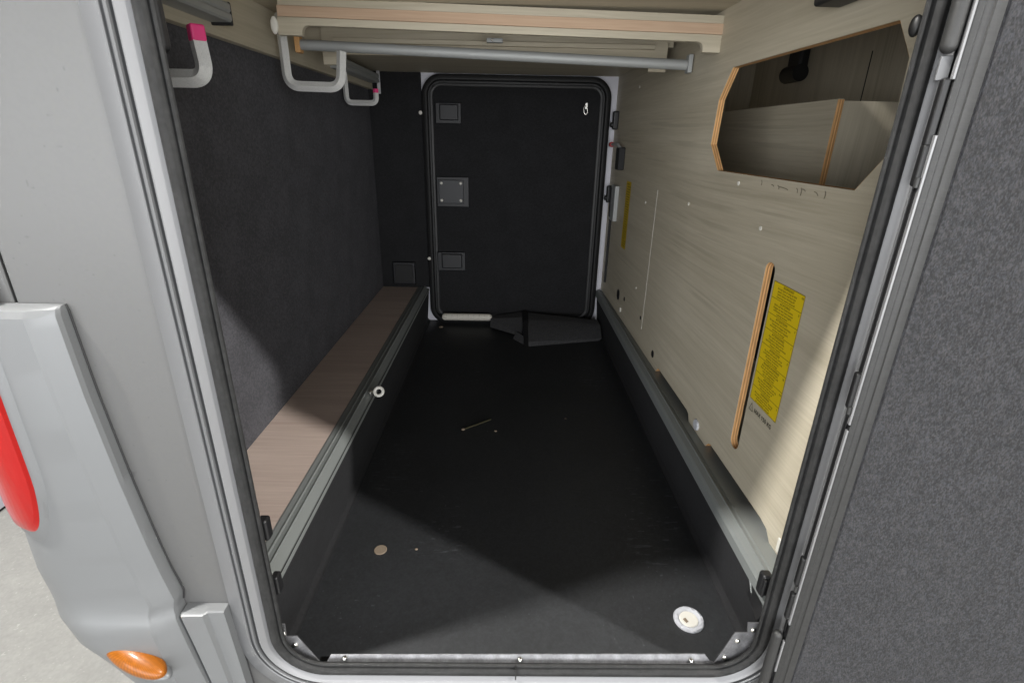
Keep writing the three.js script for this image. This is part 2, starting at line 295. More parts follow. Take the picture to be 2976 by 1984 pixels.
// dark open joints round the mouldings
const joint = (pts, w = 0.0016) => part('seam', tube(pts, w, 60, 6), M.blackMatt, body);
joint(LEV.filter((l) => l[0] < 1.19 && l[0] > 0.62).map((l) => [l[1] + 0.0015, l[0], 0.0006]));
joint(LEV.filter((l) => l[0] <= 0.605).map((l) => [l[1] + 0.002, l[0], 0.012]), 0.0026);
joint([[-0.540, 0.612, 0.0006], [-0.534, 0.46, 0.0006], [-0.527, 0.3, 0.0006]]);

// ------------------------------------------------------------------ garage compartment
const floor = thing('floor', 'black rubbery garage floor trough with low upright sides', 'floor', [0, 0, 0], 0, null, 'structure');
part('floor_liner', planar(box(-0.49, 0.49, 0.40, 0.42, -2.12, -0.012), 'x'), M.liner, floor);
for (const s of [-1, 1]) {
  const g = grid(1, 9, (u, v) => { const r = 0.016, k = Math.round(v * 9), a = Math.min(k, 7) / 7 * Math.PI / 2, y = k <= 7 ? 0.4204 + r * (1 - Math.cos(a)) : mix(0.4204 + r, 0.612, (k - 7) / 2), x = s * (k <= 7 ? 0.4895 - r + r * Math.sin(a) : mix(0.4895, 0.476, (k - 7) / 2)); return [x, y, s > 0 ? mix(-0.0125, -2.12, u) : mix(-2.12, -0.0125, u)]; });
  part('floor_side', planarKeep(soft(g)), M.tubSide, floor);
}
part('threshold', planar(box(-0.49, 0.49, 0.36, 0.442, -0.0125, -0.010), 'x'), M.blackMatt, floor);
one('ledge', planar(box(-0.735, -0.533, 0.60, 0.62, -2.12, -0.03), 'x'), M.ledge, 'brownish pink wood grain ledge along the foot of the black left wall', 'ledge', null, 'structure');
one('wall_left', planar(box(-0.76, -0.732, 0.60, 1.76, -2.12, -0.03), 'z'), M.felt, 'dark felt covered left inner wall of the garage', 'wall', null, 'structure');
const farWall = thing('wall_far', 'far inner wall round the closed garage door', 'wall', [0, 0, 0], 0, null, 'structure');
part('wall_panel', box(-0.9, 1.3, 0.2, 1.9, -2.2, -2.122), M.whitePaint, farWall);
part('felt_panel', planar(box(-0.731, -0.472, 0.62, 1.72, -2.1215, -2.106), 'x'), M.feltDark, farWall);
const RAILS = 'aluminium rails on the trough edges';
{
  const pl = [[-0.4755, 0.596], [-0.4755, 0.606], [-0.479, 0.612], [-0.4955, 0.6235], [-0.4975, 0.628], [-0.4995, 0.6235], [-0.512, 0.6225], [-0.5135, 0.626], [-0.5155, 0.626], [-0.517, 0.6225], [-0.531, 0.6225], [-0.536, 0.6205], [-0.536, 0.596]];
  const a = thing('edge_rail', 'ribbed aluminium rail along the left edge of the black floor trough', 'rail', [0, 0, 0], 0, RAILS);
  part('rail', extrudeZ(pl, -2.105, -0.02, 0.35), M.aluRail, a);
  const pr = [[0.468, 0.585], [0.6, 0.585], [0.6, 0.6205], [0.503, 0.6205], [0.500, 0.6175], [0.492, 0.6175], [0.490, 0.622], [0.4885, 0.625], [0.4865, 0.622], [0.474, 0.6165], [0.468, 0.609]];
  const b = thing('edge_rail', 'flat aluminium rail along the right edge of the black floor trough under the wood wall', 'rail', [0, 0, 0], 0, RAILS);
  part('rail', extrudeZ(pr, -2.105, -0.02, 0.35), M.aluRail, b);
}
// lashing ring on the left rail
{
  const o = thing('lashing_ring', 'small silver lashing ring on the left rail', 'ring', [-0.479, 0.624, -0.815]);
  part('ring', new THREE.TorusGeometry(0.0135, 0.0052, 12, 28).rotateX(-0.55).translate(0.024, 0.004, 0), M.whiteCap, o);
  part('ring_base', disc(0.007, 0.012, 16, 0.002).translate(-0.003, -0.004, 0), M.chrome, o);
}
// wood wall on the right, turned very slightly
const WX = 0.535, WA = 0.0165;
const wallPos = (y, z, out = 0) => [WX - out * Math.cos(WA) + z * Math.sin(WA), y, out * Math.sin(WA) + z * Math.cos(WA)];
const woodWall = thing('wall_right', 'pale oak grain plywood wall on the right with an eight sided hatch opening', 'wall', wallPos(0, 0), WA, null, 'structure');
const HATCH = [[-0.745, 1.59], [-0.164, 1.588], [-0.124, 1.535], [-0.118, 1.401], [-0.169, 1.347], [-0.742, 1.344], [-0.815, 1.408], [-0.805, 1.52]];   // z, y
const WT = 0.0165;
{
  const outline = [[-2.14, 0.6215], [-1.02, 0.6215], [-1.0, 0.642], [-0.985, 0.646], [-0.69, 0.646], [-0.67, 0.642], [-0.66, 0.6215], [-0.525, 0.6215], [-0.51, 0.640], [-0.495, 0.646], [-0.205, 0.646], [-0.175, 0.641], [-0.155, 0.6215], [-0.032, 0.6215], [-0.032, 1.735], [-2.14, 1.735]];
  const s = new THREE.Shape(outline.map(([z, y]) => new THREE.Vector2(z, y)));
  s.holes.push(new THREE.Path(HATCH.map(([z, y]) => new THREE.Vector2(z, y))));
  const slot = roundRect(-0.397, -0.355, 0.715, 1.179, 0.019, 8);
  s.holes.push(new THREE.Path(slot.map(([z, y]) => new THREE.Vector2(z, y))));
  const toWall = (g) => g.rotateY(-Math.PI / 2);                  // shape x -> z, extrusion -> -x (into the room)
  const g = new THREE.ExtrudeGeometry(s, { depth: WT, bevelEnabled: false, curveSegments: 6 });
  part('panel', planar(toWall(g).translate(WT, 0, 0), 'z'), M.oak, woodWall);
  const ring = (pts) => { const path = pts.map(([x, y], i) => { const a = pts[(i + pts.length - 1) % pts.length], b = pts[(i + 1) % pts.length]; let nx = b[1] - a[1], ny = -(b[0] - a[0]); const l = Math.hypot(nx, ny); return [x, y, nx / l, ny / l]; }); return path; };
  const edge = (path) => { const v = [], uv = []; let run = 0; const n = path.length; for (let i = 0; i < n; i++) { const a = path[i], b = path[(i + 1) % n], L = Math.hypot(a[0] - b[0], a[1] - b[1]); const q = (p, d) => [d, p[1], p[0]]; const A = q(a, 0.0004), B = q(b, 0.0004), Cc = q(b, WT), D = q(a, WT); v.push(...A, ...B, ...Cc, ...A, ...Cc, ...D); uv.push(run, 0, run + L, 0, run + L, WT, run, 0, run + L, WT, run, WT); run += L; } const e = new THREE.BufferGeometry(); e.setAttribute('position', new THREE.Float32BufferAttribute(v, 3)); e.setAttribute('uv', new THREE.Float32BufferAttribute(uv, 2)); e.computeVertexNormals(); return e; };
  const shrink = (pts, d) => { const cz = pts.reduce((t, p) => t + p[0], 0) / pts.length, cy = pts.reduce((t, p) => t + p[1], 0) / pts.length; return pts.map(([z, y]) => [z + Math.sign(cz - z) * d, y + Math.sign(cy - y) * d]); };
  part('hatch_edge', edge(shrink(HATCH, 0.0006)), M.ply, woodWall);
  part('slot_edge', edge(shrink(slot.map(([z, y]) => [z, y]), 0.0006)), M.ply, woodWall);
  part('notch_edge', join([edge([[-1.0195, 0.622], [-0.9995, 0.6415], [-0.9845, 0.6453], [-0.6905, 0.6453], [-0.6705, 0.6415], [-0.6605, 0.622]]), edge([[-0.5245, 0.622], [-0.5095, 0.6395], [-0.4945, 0.6453], [-0.2055, 0.6453], [-0.1755, 0.6405], [-0.1555, 0.622]])].map((e) => { const k = e.attributes.position.count - 6; for (const a of ['position', 'uv', 'normal']) e.setAttribute(a, new THREE.BufferAttribute(e.attributes[a].array.slice(0, k * e.attributes[a].itemSize), e.attributes[a].itemSize)); return e; })), M.ply, woodWall);
  const cap = (z, y, r, m, name) => part(name, disc(r, 0.0018, 18, 0.0008).rotateZ(Math.PI / 2).translate(0, y, z), m, woodWall);
  for (const [z, y] of [[-0.451, 1.239], [-0.919, 1.236], [-1.40, 1.184], [-1.40, 0.832], [-0.60, 1.345 - 0.022], [-1.68, 1.62]]) cap(z, y, 0.0052, M.whiteCap, 'screw_cap');
  for (const [z, y, r] of [[-1.70, 0.714, 0.026], [-1.574, 0.729, 0.010], [-1.285, 0.738, 0.008], [-1.075, 0.667, 0.014]]) cap(z, y, r, M.black, 'hole_plug');
  part('corner_cap', disc(0.012, 0.004, 20, 0.002).rotateZ(Math.PI / 2).translate(0, 0.66, -1.63), M.whiteCap, woodWall);
  part('corner_cap', disc(0.0165, 0.005, 24, 0.002).rotateZ(Math.PI / 2).translate(0, 0.645, -0.60), M.clear, woodWall);
  part('corner_cap', box(-0.004, 0, 0.63, 0.664, -0.125, -0.085, 0.0015), M.whiteCap, woodWall);
  part('joint_strip', box(-0.0006, 0, 0.70, 1.245, -1.2575, -1.2545), M.whiteCap, woodWall);
  // pencil scribble under the hatch and a couple of scratches
  const cv = document.createElement('canvas'); cv.width = 512; cv.height = 64; const x = cv.getContext('2d'); x.clearRect(0, 0, 512, 64); x.strokeStyle = 'rgba(60,54,42,0.5)'; x.lineWidth = 5; x.beginPath();
  for (const [a, b, c, d] of [[40, 8, 46, 40], [120, 26, 140, 34], [165, 22, 178, 44], [175, 30, 240, 38], [290, 20, 300, 44], [318, 14, 322, 56], [325, 20, 346, 30], [395, 22, 420, 40], [452, 10, 454, 48]]) { x.moveTo(a, b); x.quadraticCurveTo((a + c) / 2 + 8, (b + d) / 2 - 6, c, d); } x.stroke();
  const st = new THREE.CanvasTexture(cv); st.colorSpace = THREE.SRGBColorSpace;
  part('pencil_mark', new THREE.PlaneGeometry(0.30, 0.022).rotateY(-Math.PI / 2).translate(-0.0012, 1.331, -0.36), std({ map: st, transparent: true, roughness: 0.9 }), woodWall);
}
// oak face behind the notches, black sheet standing in for shade behind the slot
one('wall_void', planar(box(0.60, 0.612, 0.585, 0.90, -2.115, -0.035), 'z'), M.oak, 'shaded cavity face behind the notched foot of the wood wall', 'wall', null, 'structure');
one('added_dark_sheet', box(0.60, 0.612, 0.905, 1.178, -2.115, -0.035), M.blackMatt, 'black sheet added behind the narrow slot in the wood wall for its dark shade', 'wall', null, 'structure');
// yellow warning label
{
  const cv = document.createElement('canvas'); cv.width = 512; cv.height = 1200; const x = cv.getContext('2d');
  x.fillStyle = '#dcc016'; x.fillRect(0, 0, 512, 1200); x.fillStyle = '#4c4106'; x.textAlign = 'center'; x.strokeStyle = '#6d5d0a'; x.lineWidth = 5; x.strokeRect(3, 3, 506, 1194);
  const blocks = [['WARNING!', 'Do not lean or step on this', 'panel. Close and lock the', 'hatch before driving off.', 'Check the load is secured', 'GB'], ['ACHTUNG!', 'Nicht auf die Platte treten.', 'Klappe vor der Fahrt immer', 'schliessen und verriegeln.', 'Ladung sichern', 'D'], ['ATTENTION!', 'Ne pas monter sur le panneau.', 'Fermer la trappe et la', 'verrouiller avant le depart.', 'Arrimer la charge', 'F'], ['ATTENZIONE!', 'Non salire sul pannello.', 'Chiudere e bloccare lo', 'sportello prima della partenza', 'Fissare il carico', 'I'], ['ATENCION!', 'No pisar este panel. Cerrar', 'y bloquear la trampilla antes', 'de iniciar la marcha.', 'Asegurar la carga', 'E'], ['WAARSCHUWING!', 'Niet op het paneel staan.', 'Sluit en vergrendel het luik', 'voor het wegrijden.', 'Zet de lading vast', 'NL'], ['ADVARSEL!', 'Staa ikke paa panelet. Luk og', 'laas lemmen foer koersel.', 'Soerg for at lasten er', 'forsvarligt sikret', 'DK'], ['VARNING!', 'Kliv inte paa panelen. Staeng', 'och laas luckan foere faerd.', 'Kontrollera att lasten', 'aer ordentligt saekrad', 'S']];
  blocks.forEach((b, i) => {
    const y = i * 150;
    x.font = 'bold 34px sans-serif'; x.fillText(b[0], 256, y + 36);
    x.font = 'bold 25px sans-serif'; for (let k = 1; k < 5; k++) x.fillText(b[k], 240, y + 36 + k * 25.5);
    x.font = 'bold 26px sans-serif'; x.fillText(b[5], 482, y + 40);
    if (i) { x.beginPath(); x.moveTo(0, y); x.lineTo(512, y); x.stroke(); }
  });
  const t = new THREE.CanvasTexture(cv); t.colorSpace = THREE.SRGBColorSpace;
  const o = thing('warning_label', 'tall yellow warning label of small dark print beside the slot in the wood wall', 'label', wallPos(1.009, -0.289, 0.0006), WA);
  const pl = part('sticker', new THREE.PlaneGeometry(0.118, 0.277).rotateY(-Math.PI / 2), std({ map: t, roughness: 0.55 }), o);
  const c2 = document.createElement('canvas'); c2.width = 512; c2.height = 128; const z = c2.getContext('2d'); z.clearRect(0, 0, 512, 128); z.strokeStyle = '#26231c'; z.fillStyle = '#26231c'; z.lineWidth = 7; z.lineJoin = 'round';
  z.beginPath(); z.moveTo(48, 20); z.lineTo(88, 104); z.lineTo(8, 104); z.closePath(); z.stroke(); z.font = 'bold 34px sans-serif'; z.textAlign = 'center'; z.fillText('!', 48, 94);
  z.font = 'bold 62px sans-serif'; z.textAlign = 'left'; z.fillText('MAX 150 KG', 112, 92, 396);
  const t2 = new THREE.CanvasTexture(c2); t2.colorSpace = THREE.SRGBColorSpace;
  const o2 = thing('load_label', 'small black MAX 150 KG print under the yellow warning label', 'label', wallPos(0.853, -0.288, 0.0006), WA);
  part('print', new THREE.PlaneGeometry(0.112, 0.028).rotateY(-Math.PI / 2), std({ map: t2, transparent: true, roughness: 0.6 }), o2);
  const c3 = document.createElement('canvas'); c3.width = 64; c3.height = 256; const w = c3.getContext('2d'); w.fillStyle = '#c2a310'; w.fillRect(0, 0, 64, 256); w.fillStyle = '#80700c'; for (let k = 0; k < 26; k++) w.fillRect(8 + (k * 7) % 9, 8 + k * 9.4, 34 + (k * 13) % 15, 4);
  const t3 = new THREE.CanvasTexture(c3); t3.colorSpace = THREE.SRGBColorSpace;
  const o3 = thing('warning_label', 'narrow dim yellow label near the far end of the wood wall', 'label', wallPos(1.09, -1.70, 0.0006), WA);
  part('sticker', new THREE.PlaneGeometry(0.085, 0.30).rotateY(-Math.PI / 2), std({ map: t3, roughness: 0.55 }), o3);
}
// furniture space behind the hatch
const cab = thing('inner_cabinet', 'oak grain furniture box seen through the hatch opening', 'cabinet');
part('side_board', planar(box(0.80, 0.8165, 1.20, 1.523, -1.98, -0.735), 'z'), M.oak, cab);
part('ply_edge', (() => { const g = planar(box(0.8003, 0.8162, 1.201, 1.522, -0.7355, -0.7335), 'y'); return g; })(), M.ply, cab);
part('front_board', planar(box(0.8168, 1.148, 1.20, 1.519, -0.756, -0.738), 'y'), M.oak, cab);
part('back_board', planar(box(1.15, 1.166, 1.0, 1.82, -2.1, -0.035), 'y'), M.oak, cab);
part('top_board', planar(box(0.5525, 1.15, 1.80, 1.82, -2.1, -0.035), 'z'), M.oak, cab);
part('bottom_board', planar(box(0.556, 1.15, 1.18, 1.20, -2.1, -0.035), 'z'), M.oak, cab);
part('end_board', planar(box(0.5525, 1.15, 1.2, 1.80, -2.1, -2.08), 'y'), M.oak, cab);
part('joint_line', box(1.1488, 1.15, 1.54, 1.70, -1.204, -1.200), M.blackMatt, cab);
{
  const h = thing('lid_hinge', 'black hinge hanging inside the hatch opening', 'hinge', [1.13, 1.735, -1.64]);
  part('hinge_arm', new RoundedBoxGeometry(0.04, 0.11, 0.10, 3, 0.012), M.black, h);
  part('hinge_cup', new THREE.CylinderGeometry(0.032, 0.032, 0.11, 24).rotateX(Math.PI / 2).translate(-0.012, -0.06, 0.005), M.black, h);
}

// ------------------------------------------------------------------ overhead: ceiling, bed frame boards, tubes, hooks
one('ceiling', planar(box(-0.732, 0.56, 1.735, 1.76, -2.12, -0.03), 'x'), M.oak, 'oak grain underside of the bed base above the garage', 'ceiling', null, 'structure');
one('ceiling_rear', planar(box(-0.732, 0.50, 1.700, 1.7345, -2.12, -1.222), 'x'), M.oak, 'shaded lower ceiling board above the far garage door', 'ceiling', null, 'structure');
one('wall_lining', planar(box(-0.7315, -0.708, 1.620, 1.7345, -2.10, -0.035, 0.0015), 'z'), M.oak, 'pale wood lining board along the top of the black left wall', 'board', null, 'structure');
function fascia(x0, x1, yTop, yBot, legW0, legW1, legDrop, z0, z1, r) {
  const s = new THREE.Shape(); s.moveTo(x0, yTop); s.lineTo(x0, yBot - legDrop); s.lineTo(x0 + legW0, yBot - legDrop); s.lineTo(x0 + legW0, yBot - r); s.quadraticCurveTo(x0 + legW0, yBot, x0 + legW0 + r, yBot);
  s.lineTo(x1 - legW1 - r, yBot); s.quadraticCurveTo(x1 - legW1, yBot, x1 - legW1, yBot - r); s.lineTo(x1 - legW1, yBot - legDrop); s.lineTo(x1, yBot - legDrop); s.lineTo(x1, yTop); s.closePath();
  return planar(new THREE.ExtrudeGeometry(s, { depth: z1 - z0 - 0.002, bevelEnabled: true, bevelSize: 0.001, bevelThickness: 0.001, bevelOffset: -0.001, bevelSegments: 1, curveSegments: 8 }).translate(0, 0, z0 + 0.001), 'x');
}
{
  const a = thing('bed_crossbeam', 'notched pale wood crossbeam with a pinkish raw edge under the bed base, the nearer one', 'crossbeam', [0, 0, 0], 0.006, 'crossbeams under the bed base');
  a.rotation.z = -0.016;
  part('beam', fascia(-0.665, 0.508, 1.6858, 1.668, 0.062, 0.054, 0.024, -0.866, -0.848, 0.02), M.oak, a);
  part('raw_edge', planar(box(-0.662, 0.520, 1.6862, 1.711, -0.868, -0.846, 0.001), 'x'), M.rawBoard, a);
  part('shelf_board', planar(box(-0.66, 0.505, 1.7115, 1.7300, -0.868, -0.85), 'x'), M.oak, a);
  part('cover_cap', new THREE.SphereGeometry(1, 20, 12).scale(0.010, 0.021, 0.006).translate(-0.672, 1.665, -0.846), M.whiteCap, a);
  const b = thing('bed_crossbeam', 'notched wood crossbeam behind the grey tube, the farther one', 'crossbeam', [0, 0, 0], 0.006, 'crossbeams under the bed base');
  part('beam', fascia(-0.640, 0.486, 1.7342, 1.657, 0.055, 0.058, 0.031, -1.22, -1.203, 0.016), M.oak, b);
  part('batten', planar(box(-0.60, 0.44, 1.688, 1.702, -1.2025, -1.185, 0.002), 'x'), M.oak, b);
}
{
  const t = thing('bed_tube', 'long grey metal tube running across under the bed base', 'tube');
  part('tube', new THREE.CylinderGeometry(0.0145, 0.0145, 1.158, 24).rotateZ(Math.PI / 2 - 0.0275).translate(-0.081, 1.645, -1.05), M.galvanised, t);
  const e = part('end_bracket', new RoundedBoxGeometry(0.014, 0.05, 0.03, 2, 0.003).translate(0.506, 1.632, -1.05), M.galvanised, t);
  part('end_bracket', new RoundedBoxGeometry(0.016, 0.058, 0.03, 2, 0.003).translate(-0.668, 1.668, -1.05), M.ply, t);
}
{
  const o = thing('lock_fitting', 'tiny metal fitting between the crossbeams above the grey tube', 'fitting', [-0.085, 1.69, -1.10]);
  part('plate', new RoundedBoxGeometry(0.05, 0.012, 0.02, 2, 0.002), M.galvanised, o);
  part('screw', new THREE.SphereGeometry(0.004, 10, 8).translate(-0.008, 0, 0.010), M.chrome, o);
  one('peg', new THREE.CylinderGeometry(0.011, 0.011, 0.02, 16).translate(-0.012, 1.712, -1.06), std({ color: C(0.20, 0.065, 0.03), roughness: 0.7 }), 'small reddish brown wooden peg above the grey tube', 'peg');
}
const guide = (x, z0, z1, label) => {
  const o = thing('guide_rail', label, 'rail', [x, 1.662, 0], 0, 'guide rails on the left wall lining');
  const c = [[-0.045, -0.018], [0, -0.018], [0.004, -0.014], [0.004, -0.004], [0.0005, 0.0], [0.004, 0.004], [0.004, 0.016], [0, 0.02], [-0.045, 0.02]];
  part('channel', extrudeZ(c, z0, z1, 0.4), M.galvanised, o);
  return o;
};
const g1 = guide(-0.663, -0.63, -0.06, 'grey metal guide rail on the left lining board near the door');
part('end_cap', new RoundedBoxGeometry(0.048, 0.046, 0.008, 2, 0.003).translate(-0.021, -0.001, -0.634), M.black, g1);
const g2 = guide(-0.663, -2.04, -1.46, 'grey metal guide rail on the left lining board at the far end');
part('end_plate', new RoundedBoxGeometry(0.016, 0.10, 0.008, 2, 0.002).translate(-0.003, -0.014, -2.052), M.alu, g2);
// hooks of bent square bar
function hook(label, pts, r, tip, corner = 0.03) {
  const o = thing('hanging_hook', label, 'hook', [0, 0, 0], 0, 'bent white hooks along the left side');
  part('bar', soft(tube(pts, r, 70, 4, corner).toNonIndexed(), 0.5), M.hookPaint, o);
  if (tip) { const p = pts[pts.length - 1]; part('tip_cap', place(new THREE.Mesh(new RoundedBoxGeometry(r * 1.62, tip, r * 1.62, 3, r * 0.28)), p).geometry.clone().rotateY(Math.PI / 4).translate(p[0], p[1] + tip * 0.32, p[2]), M.pink, o); }
  return o;
}
hook('nearest white bent hook with a bright pink tip beside the left door seal', [[-0.690, 1.66, -0.29], [-0.690, 1.502, -0.29], [-0.560, 1.502, -0.29], [-0.564, 1.562, -0.29]], 0.0145, 0.026, 0.026);
hook('middle white U shaped bent bar hanging below the notched crossbeam', [[-0.672, 1.72, -0.94], [-0.672, 1.542, -0.94], [-0.522, 1.540, -0.94], [-0.511, 1.632, -0.94]], 0.0135, 0, 0.034);
hook('farthest small white U shaped hook with a dull pink tip', [[-0.697, 1.70, -1.6], [-0.697, 1.534, -1.6], [-0.577, 1.534, -1.6], [-0.577, 1.574, -1.6]], 0.0105, 0.016, 0.024);
{
  const o = thing('cable_box', 'dark grey box under the ceiling above the hatch opening', 'box', wallPos(0, 0), WA);
  part('housing', new RoundedBoxGeometry(0.05, 0.10, 0.24, 3, 0.006).translate(-0.0255, 1.684, -0.205), M.doorProfile, o);
  for (const z of [-0.262, -0.25]) part('stripe', box(-0.0515, -0.0500, 1.64, 1.73, z, z + 0.003), M.whiteEdge, o);
}

// ------------------------------------------------------------------ near door frame
const DOOR = roundRect(-0.455, 0.454, 0.447, 1.69, 0.075, 18);
const frame = thing('door_frame', 'pale metal garage door frame with black rubber seal round the near opening', 'door frame');
part('rubber_seal', sweep(DOOR, [[0.009, -0.0125], [0.003, -0.0105], [0.0002, -0.006], [0.0008, -0.0028], [0.0032, -0.0014], [0.0058, -0.0028], [0.0072, -0.008], [0.009, -0.008], [0.0105, -0.002], [0.013, 0.002], [0.0175, 0.0045], [0.022, 0.0035], [0.026, -0.0005], [0.0275, -0.008], [0.030, -0.010]], true, 1.1), M.rubber, frame);
part('inner_profile', sweep(DOOR, [[0.0285, -0.012], [0.0290, -0.0062], [0.0300, -0.0055], [0.0418, 0.0040], [0.0430, 0.0046], [0.0446, 0.0040], [0.0455, -0.002]], true, 0.5), M.innerAlu, frame);
part('outer_profile', sweep(DOOR, [[0.0458, -0.006], [0.0480, -0.0045], [0.0505, -0.004], [0.0518, 0.0045], [0.0535, 0.0060], [0.0552, 0.0052], [0.0562, 0.0030], [0.0580, -0.0010], [0.0605, -0.001], [0.0615, 0.0035], [0.0630, 0.0046], [0.0830, 0.0042], [0.0845, 0.0034], [0.0850, 0.0003]], true, 0.5), M.frameAlu, frame);
part('jamb', sweep(DOOR, [[0.072, -0.0135], [0.0085, -0.0125]], true, 0.3), M.blackMatt, frame);
for (const [a, b] of [[0.66, 1.385], [0.598, 0.62]]) part('bright_strip', join([box(0.4905, 0.4922, a, b, 0.0055, 0.0095, 0.0006), box(0.4932, 0.4944, a, b, 0.0055, 0.0085, 0.0005)]), M.frameAlu, frame);
part('drain_cover', box(-0.010, -0.0075, 0.4185, 0.4465, -0.004, 0.0062), M.black, frame);
// sill strip and corner plates
const screw = (parent, x, y, z, r = 0.0058) => { const s = part('screw', new THREE.SphereGeometry(r, 16, 8, 0, Math.PI * 2, 0, Math.PI / 2).scale(1, 0.6, 1).rotateX(Math.PI / 2).translate(x, y, z), M.chrome, parent); return s; };
{
  const o = thing('sill_strip', 'long flat aluminium strip screwed along the bottom of the opening', 'strip');
  const s = new THREE.Shape([[-0.379, 0.462], [0.374, 0.468], [0.384, 0.455], [0.392, 0.452], [0.39, 0.436], [-0.398, 0.436], [-0.397, 0.444], [-0.387, 0.447]].map((p) => new THREE.Vector2(...p)));
  part('strip', planar(new THREE.ExtrudeGeometry(s, { depth: 0.003, bevelEnabled: true, bevelSize: 0.0008, bevelThickness: 0.0008, bevelSegments: 1 }).rotateX(-0.5), 'x').translate(0, 0.036, 0.19), M.aluPlate, o);
  const strip = o.children[0]; strip.geometry.computeBoundingBox(); const bb = strip.geometry.boundingBox; strip.geometry.translate(0, 0.4548 - bb.max.y, -0.018 - (bb.min.z + bb.max.z) / 2);
  for (const x of [-0.351, 0.0, 0.345]) { const m = part('screw', new THREE.SphereGeometry(0.0052, 14, 10).scale(1, 0.7, 1), M.chrome, o); place(m, [x, 0.4465, -0.0165]); }
  const plate = (pts, label, screws) => {
    const p = thing('corner_plate', label, 'plate', [0, 0, 0], 0, 'metal plates in the lower corners of the opening');
    const q = new THREE.Shape(pts.map((a) => new THREE.Vector2(...a)));
    part('plate', planar(new THREE.ExtrudeGeometry(q, { depth: 0.002, bevelEnabled: true, bevelSize: 0.0006, bevelThickness: 0.0006, bevelSegments: 1 }).translate(0, -0.003, -0.0185), 'x'), M.aluPlate, p);
    for (const [x, y] of screws) screw(p, x, y - 0.003, -0.0158);
  };
  plate([[-0.478, 0.545], [-0.457, 0.54], [-0.4585, 0.507], [-0.438, 0.509], [-0.40, 0.434], [-0.40, 0.42], [-0.478, 0.42]], 'metal corner plate with two screws at the lower left of the opening', [[-0.4625, 0.516], [-0.443, 0.487]]);
  plate([[0.476, 0.553], [0.441, 0.554], [0.445, 0.527], [0.421, 0.527], [0.394, 0.444], [0.394, 0.42], [0.476, 0.42]], 'metal corner plate with three screws at the lower right of the opening', [[0.454, 0.536], [0.428, 0.506], [0.4105, 0.460]]);
}
// black catches on the inside of the opening
const CATCH = 'black catches inside the near door frame';
function catchPiece(x, y, w, h, label) {
  const o = thing('door_catch', label, 'catch', [x, y, -0.03], 0, CATCH);
  part('catch_body', new RoundedBoxGeometry(w, h, 0.02, 3, Math.min(w, h) * 0.28), M.black, o);
  part('catch_rib', new RoundedBoxGeometry(w * 0.22, h * 0.8, 0.008, 2, 0.001).translate(-w * 0.38, 0, 0.012), M.black, o);
}
catchPiece(-0.478, 1.548, 0.028, 0.078, 'tall black catch beside the pink tipped hook at the upper left of the opening');
catchPiece(-0.465, 0.760, 0.018, 0.045, 'black catch beside the ledge at the lower left of the opening');
catchPiece(-0.463, 0.630, 0.014, 0.042, 'lower black catch at the left rail end');
catchPiece(0.4605, 0.640, 0.020, 0.050, 'black catch at the front end of the right rail');
{
  const o = thing('door_buffer', 'round black buffer knob near the top right of the seal', 'buffer', [0.4655, 1.556, -0.03]);
  part('knob', new THREE.SphereGeometry(1, 24, 16).scale(0.0065, 0.0125, 0.008), M.blackSatin, o);
  const f = thing('latch_slot', 'black latch flap on the right side of the trough near the opening', 'latch', [0.476, 0.56, -0.06], 0);
  part('flap', new RoundedBoxGeometry(0.006, 0.055, 0.06, 3, 0.003).rotateX(0.35), M.black, f);
  part('flap_edge', new RoundedBoxGeometry(0.007, 0.004, 0.055, 2, 0.001).rotateX(0.9).translate(-0.001, 0.022, -0.036), M.aluRail, f);
}

// ------------------------------------------------------------------ open garage door on the right
const DT = -Math.atan(0.27);
const door = thing('garage_door', 'open garage door on the right with dark speckled carpet lining', 'door', [0.4765, 0, 0.045], DT);
{
  const p = roundRect(0.031, 0.93, 0.40, 1.68, 0.06, 12);
  part('carpet_lining', planar(box(0.0295, 0.94, 0.38, 1.69, -0.022, -0.0025), 'x'), M.carpet, door);
  const rim = roundRect(0.0, 0.965, 0.355, 1.72, 0.09, 14);
  part('door_profile', sweep(rim, [[0, -0.0035], [-0.0004, -0.0015], [-0.0018, -0.0004], [-0.0075, 0.0], [-0.0085, -0.0010], [-0.0165, -0.0024], [-0.0180, -0.0006], [-0.0265, -0.0002], [-0.0285, -0.0012], [-0.0295, -0.0060]].map(([a, b]) => [a, b]), true, 0.6), M.doorProfile, door);
  part('lining_groove', sweep(rim, [[-0.0296, -0.0060], [-0.0312, -0.0062], [-0.0316, -0.002]], true, 0.3), M.black, door);
  part('edge_trim', join([[0.62, 1.02], [1.03, 1.43], [1.49, 1.69], [0.50, 0.578]].map(([a, b]) => box(-0.0030, -0.0002, a, b, -0.0065, 0.0004, 0.0007))), M.whiteEdge, door);
  part('door_edge', sweep(rim, [[-0.010, -0.0185], [-0.0012, -0.0175], [-0.0008, -0.0036], [-0.0002, -0.0034]], true, 0.4), M.black, door);
  part('door_shell', box(0.006, 0.960, 0.36, 1.715, -0.0225, -0.0188), M.silver, door);
}
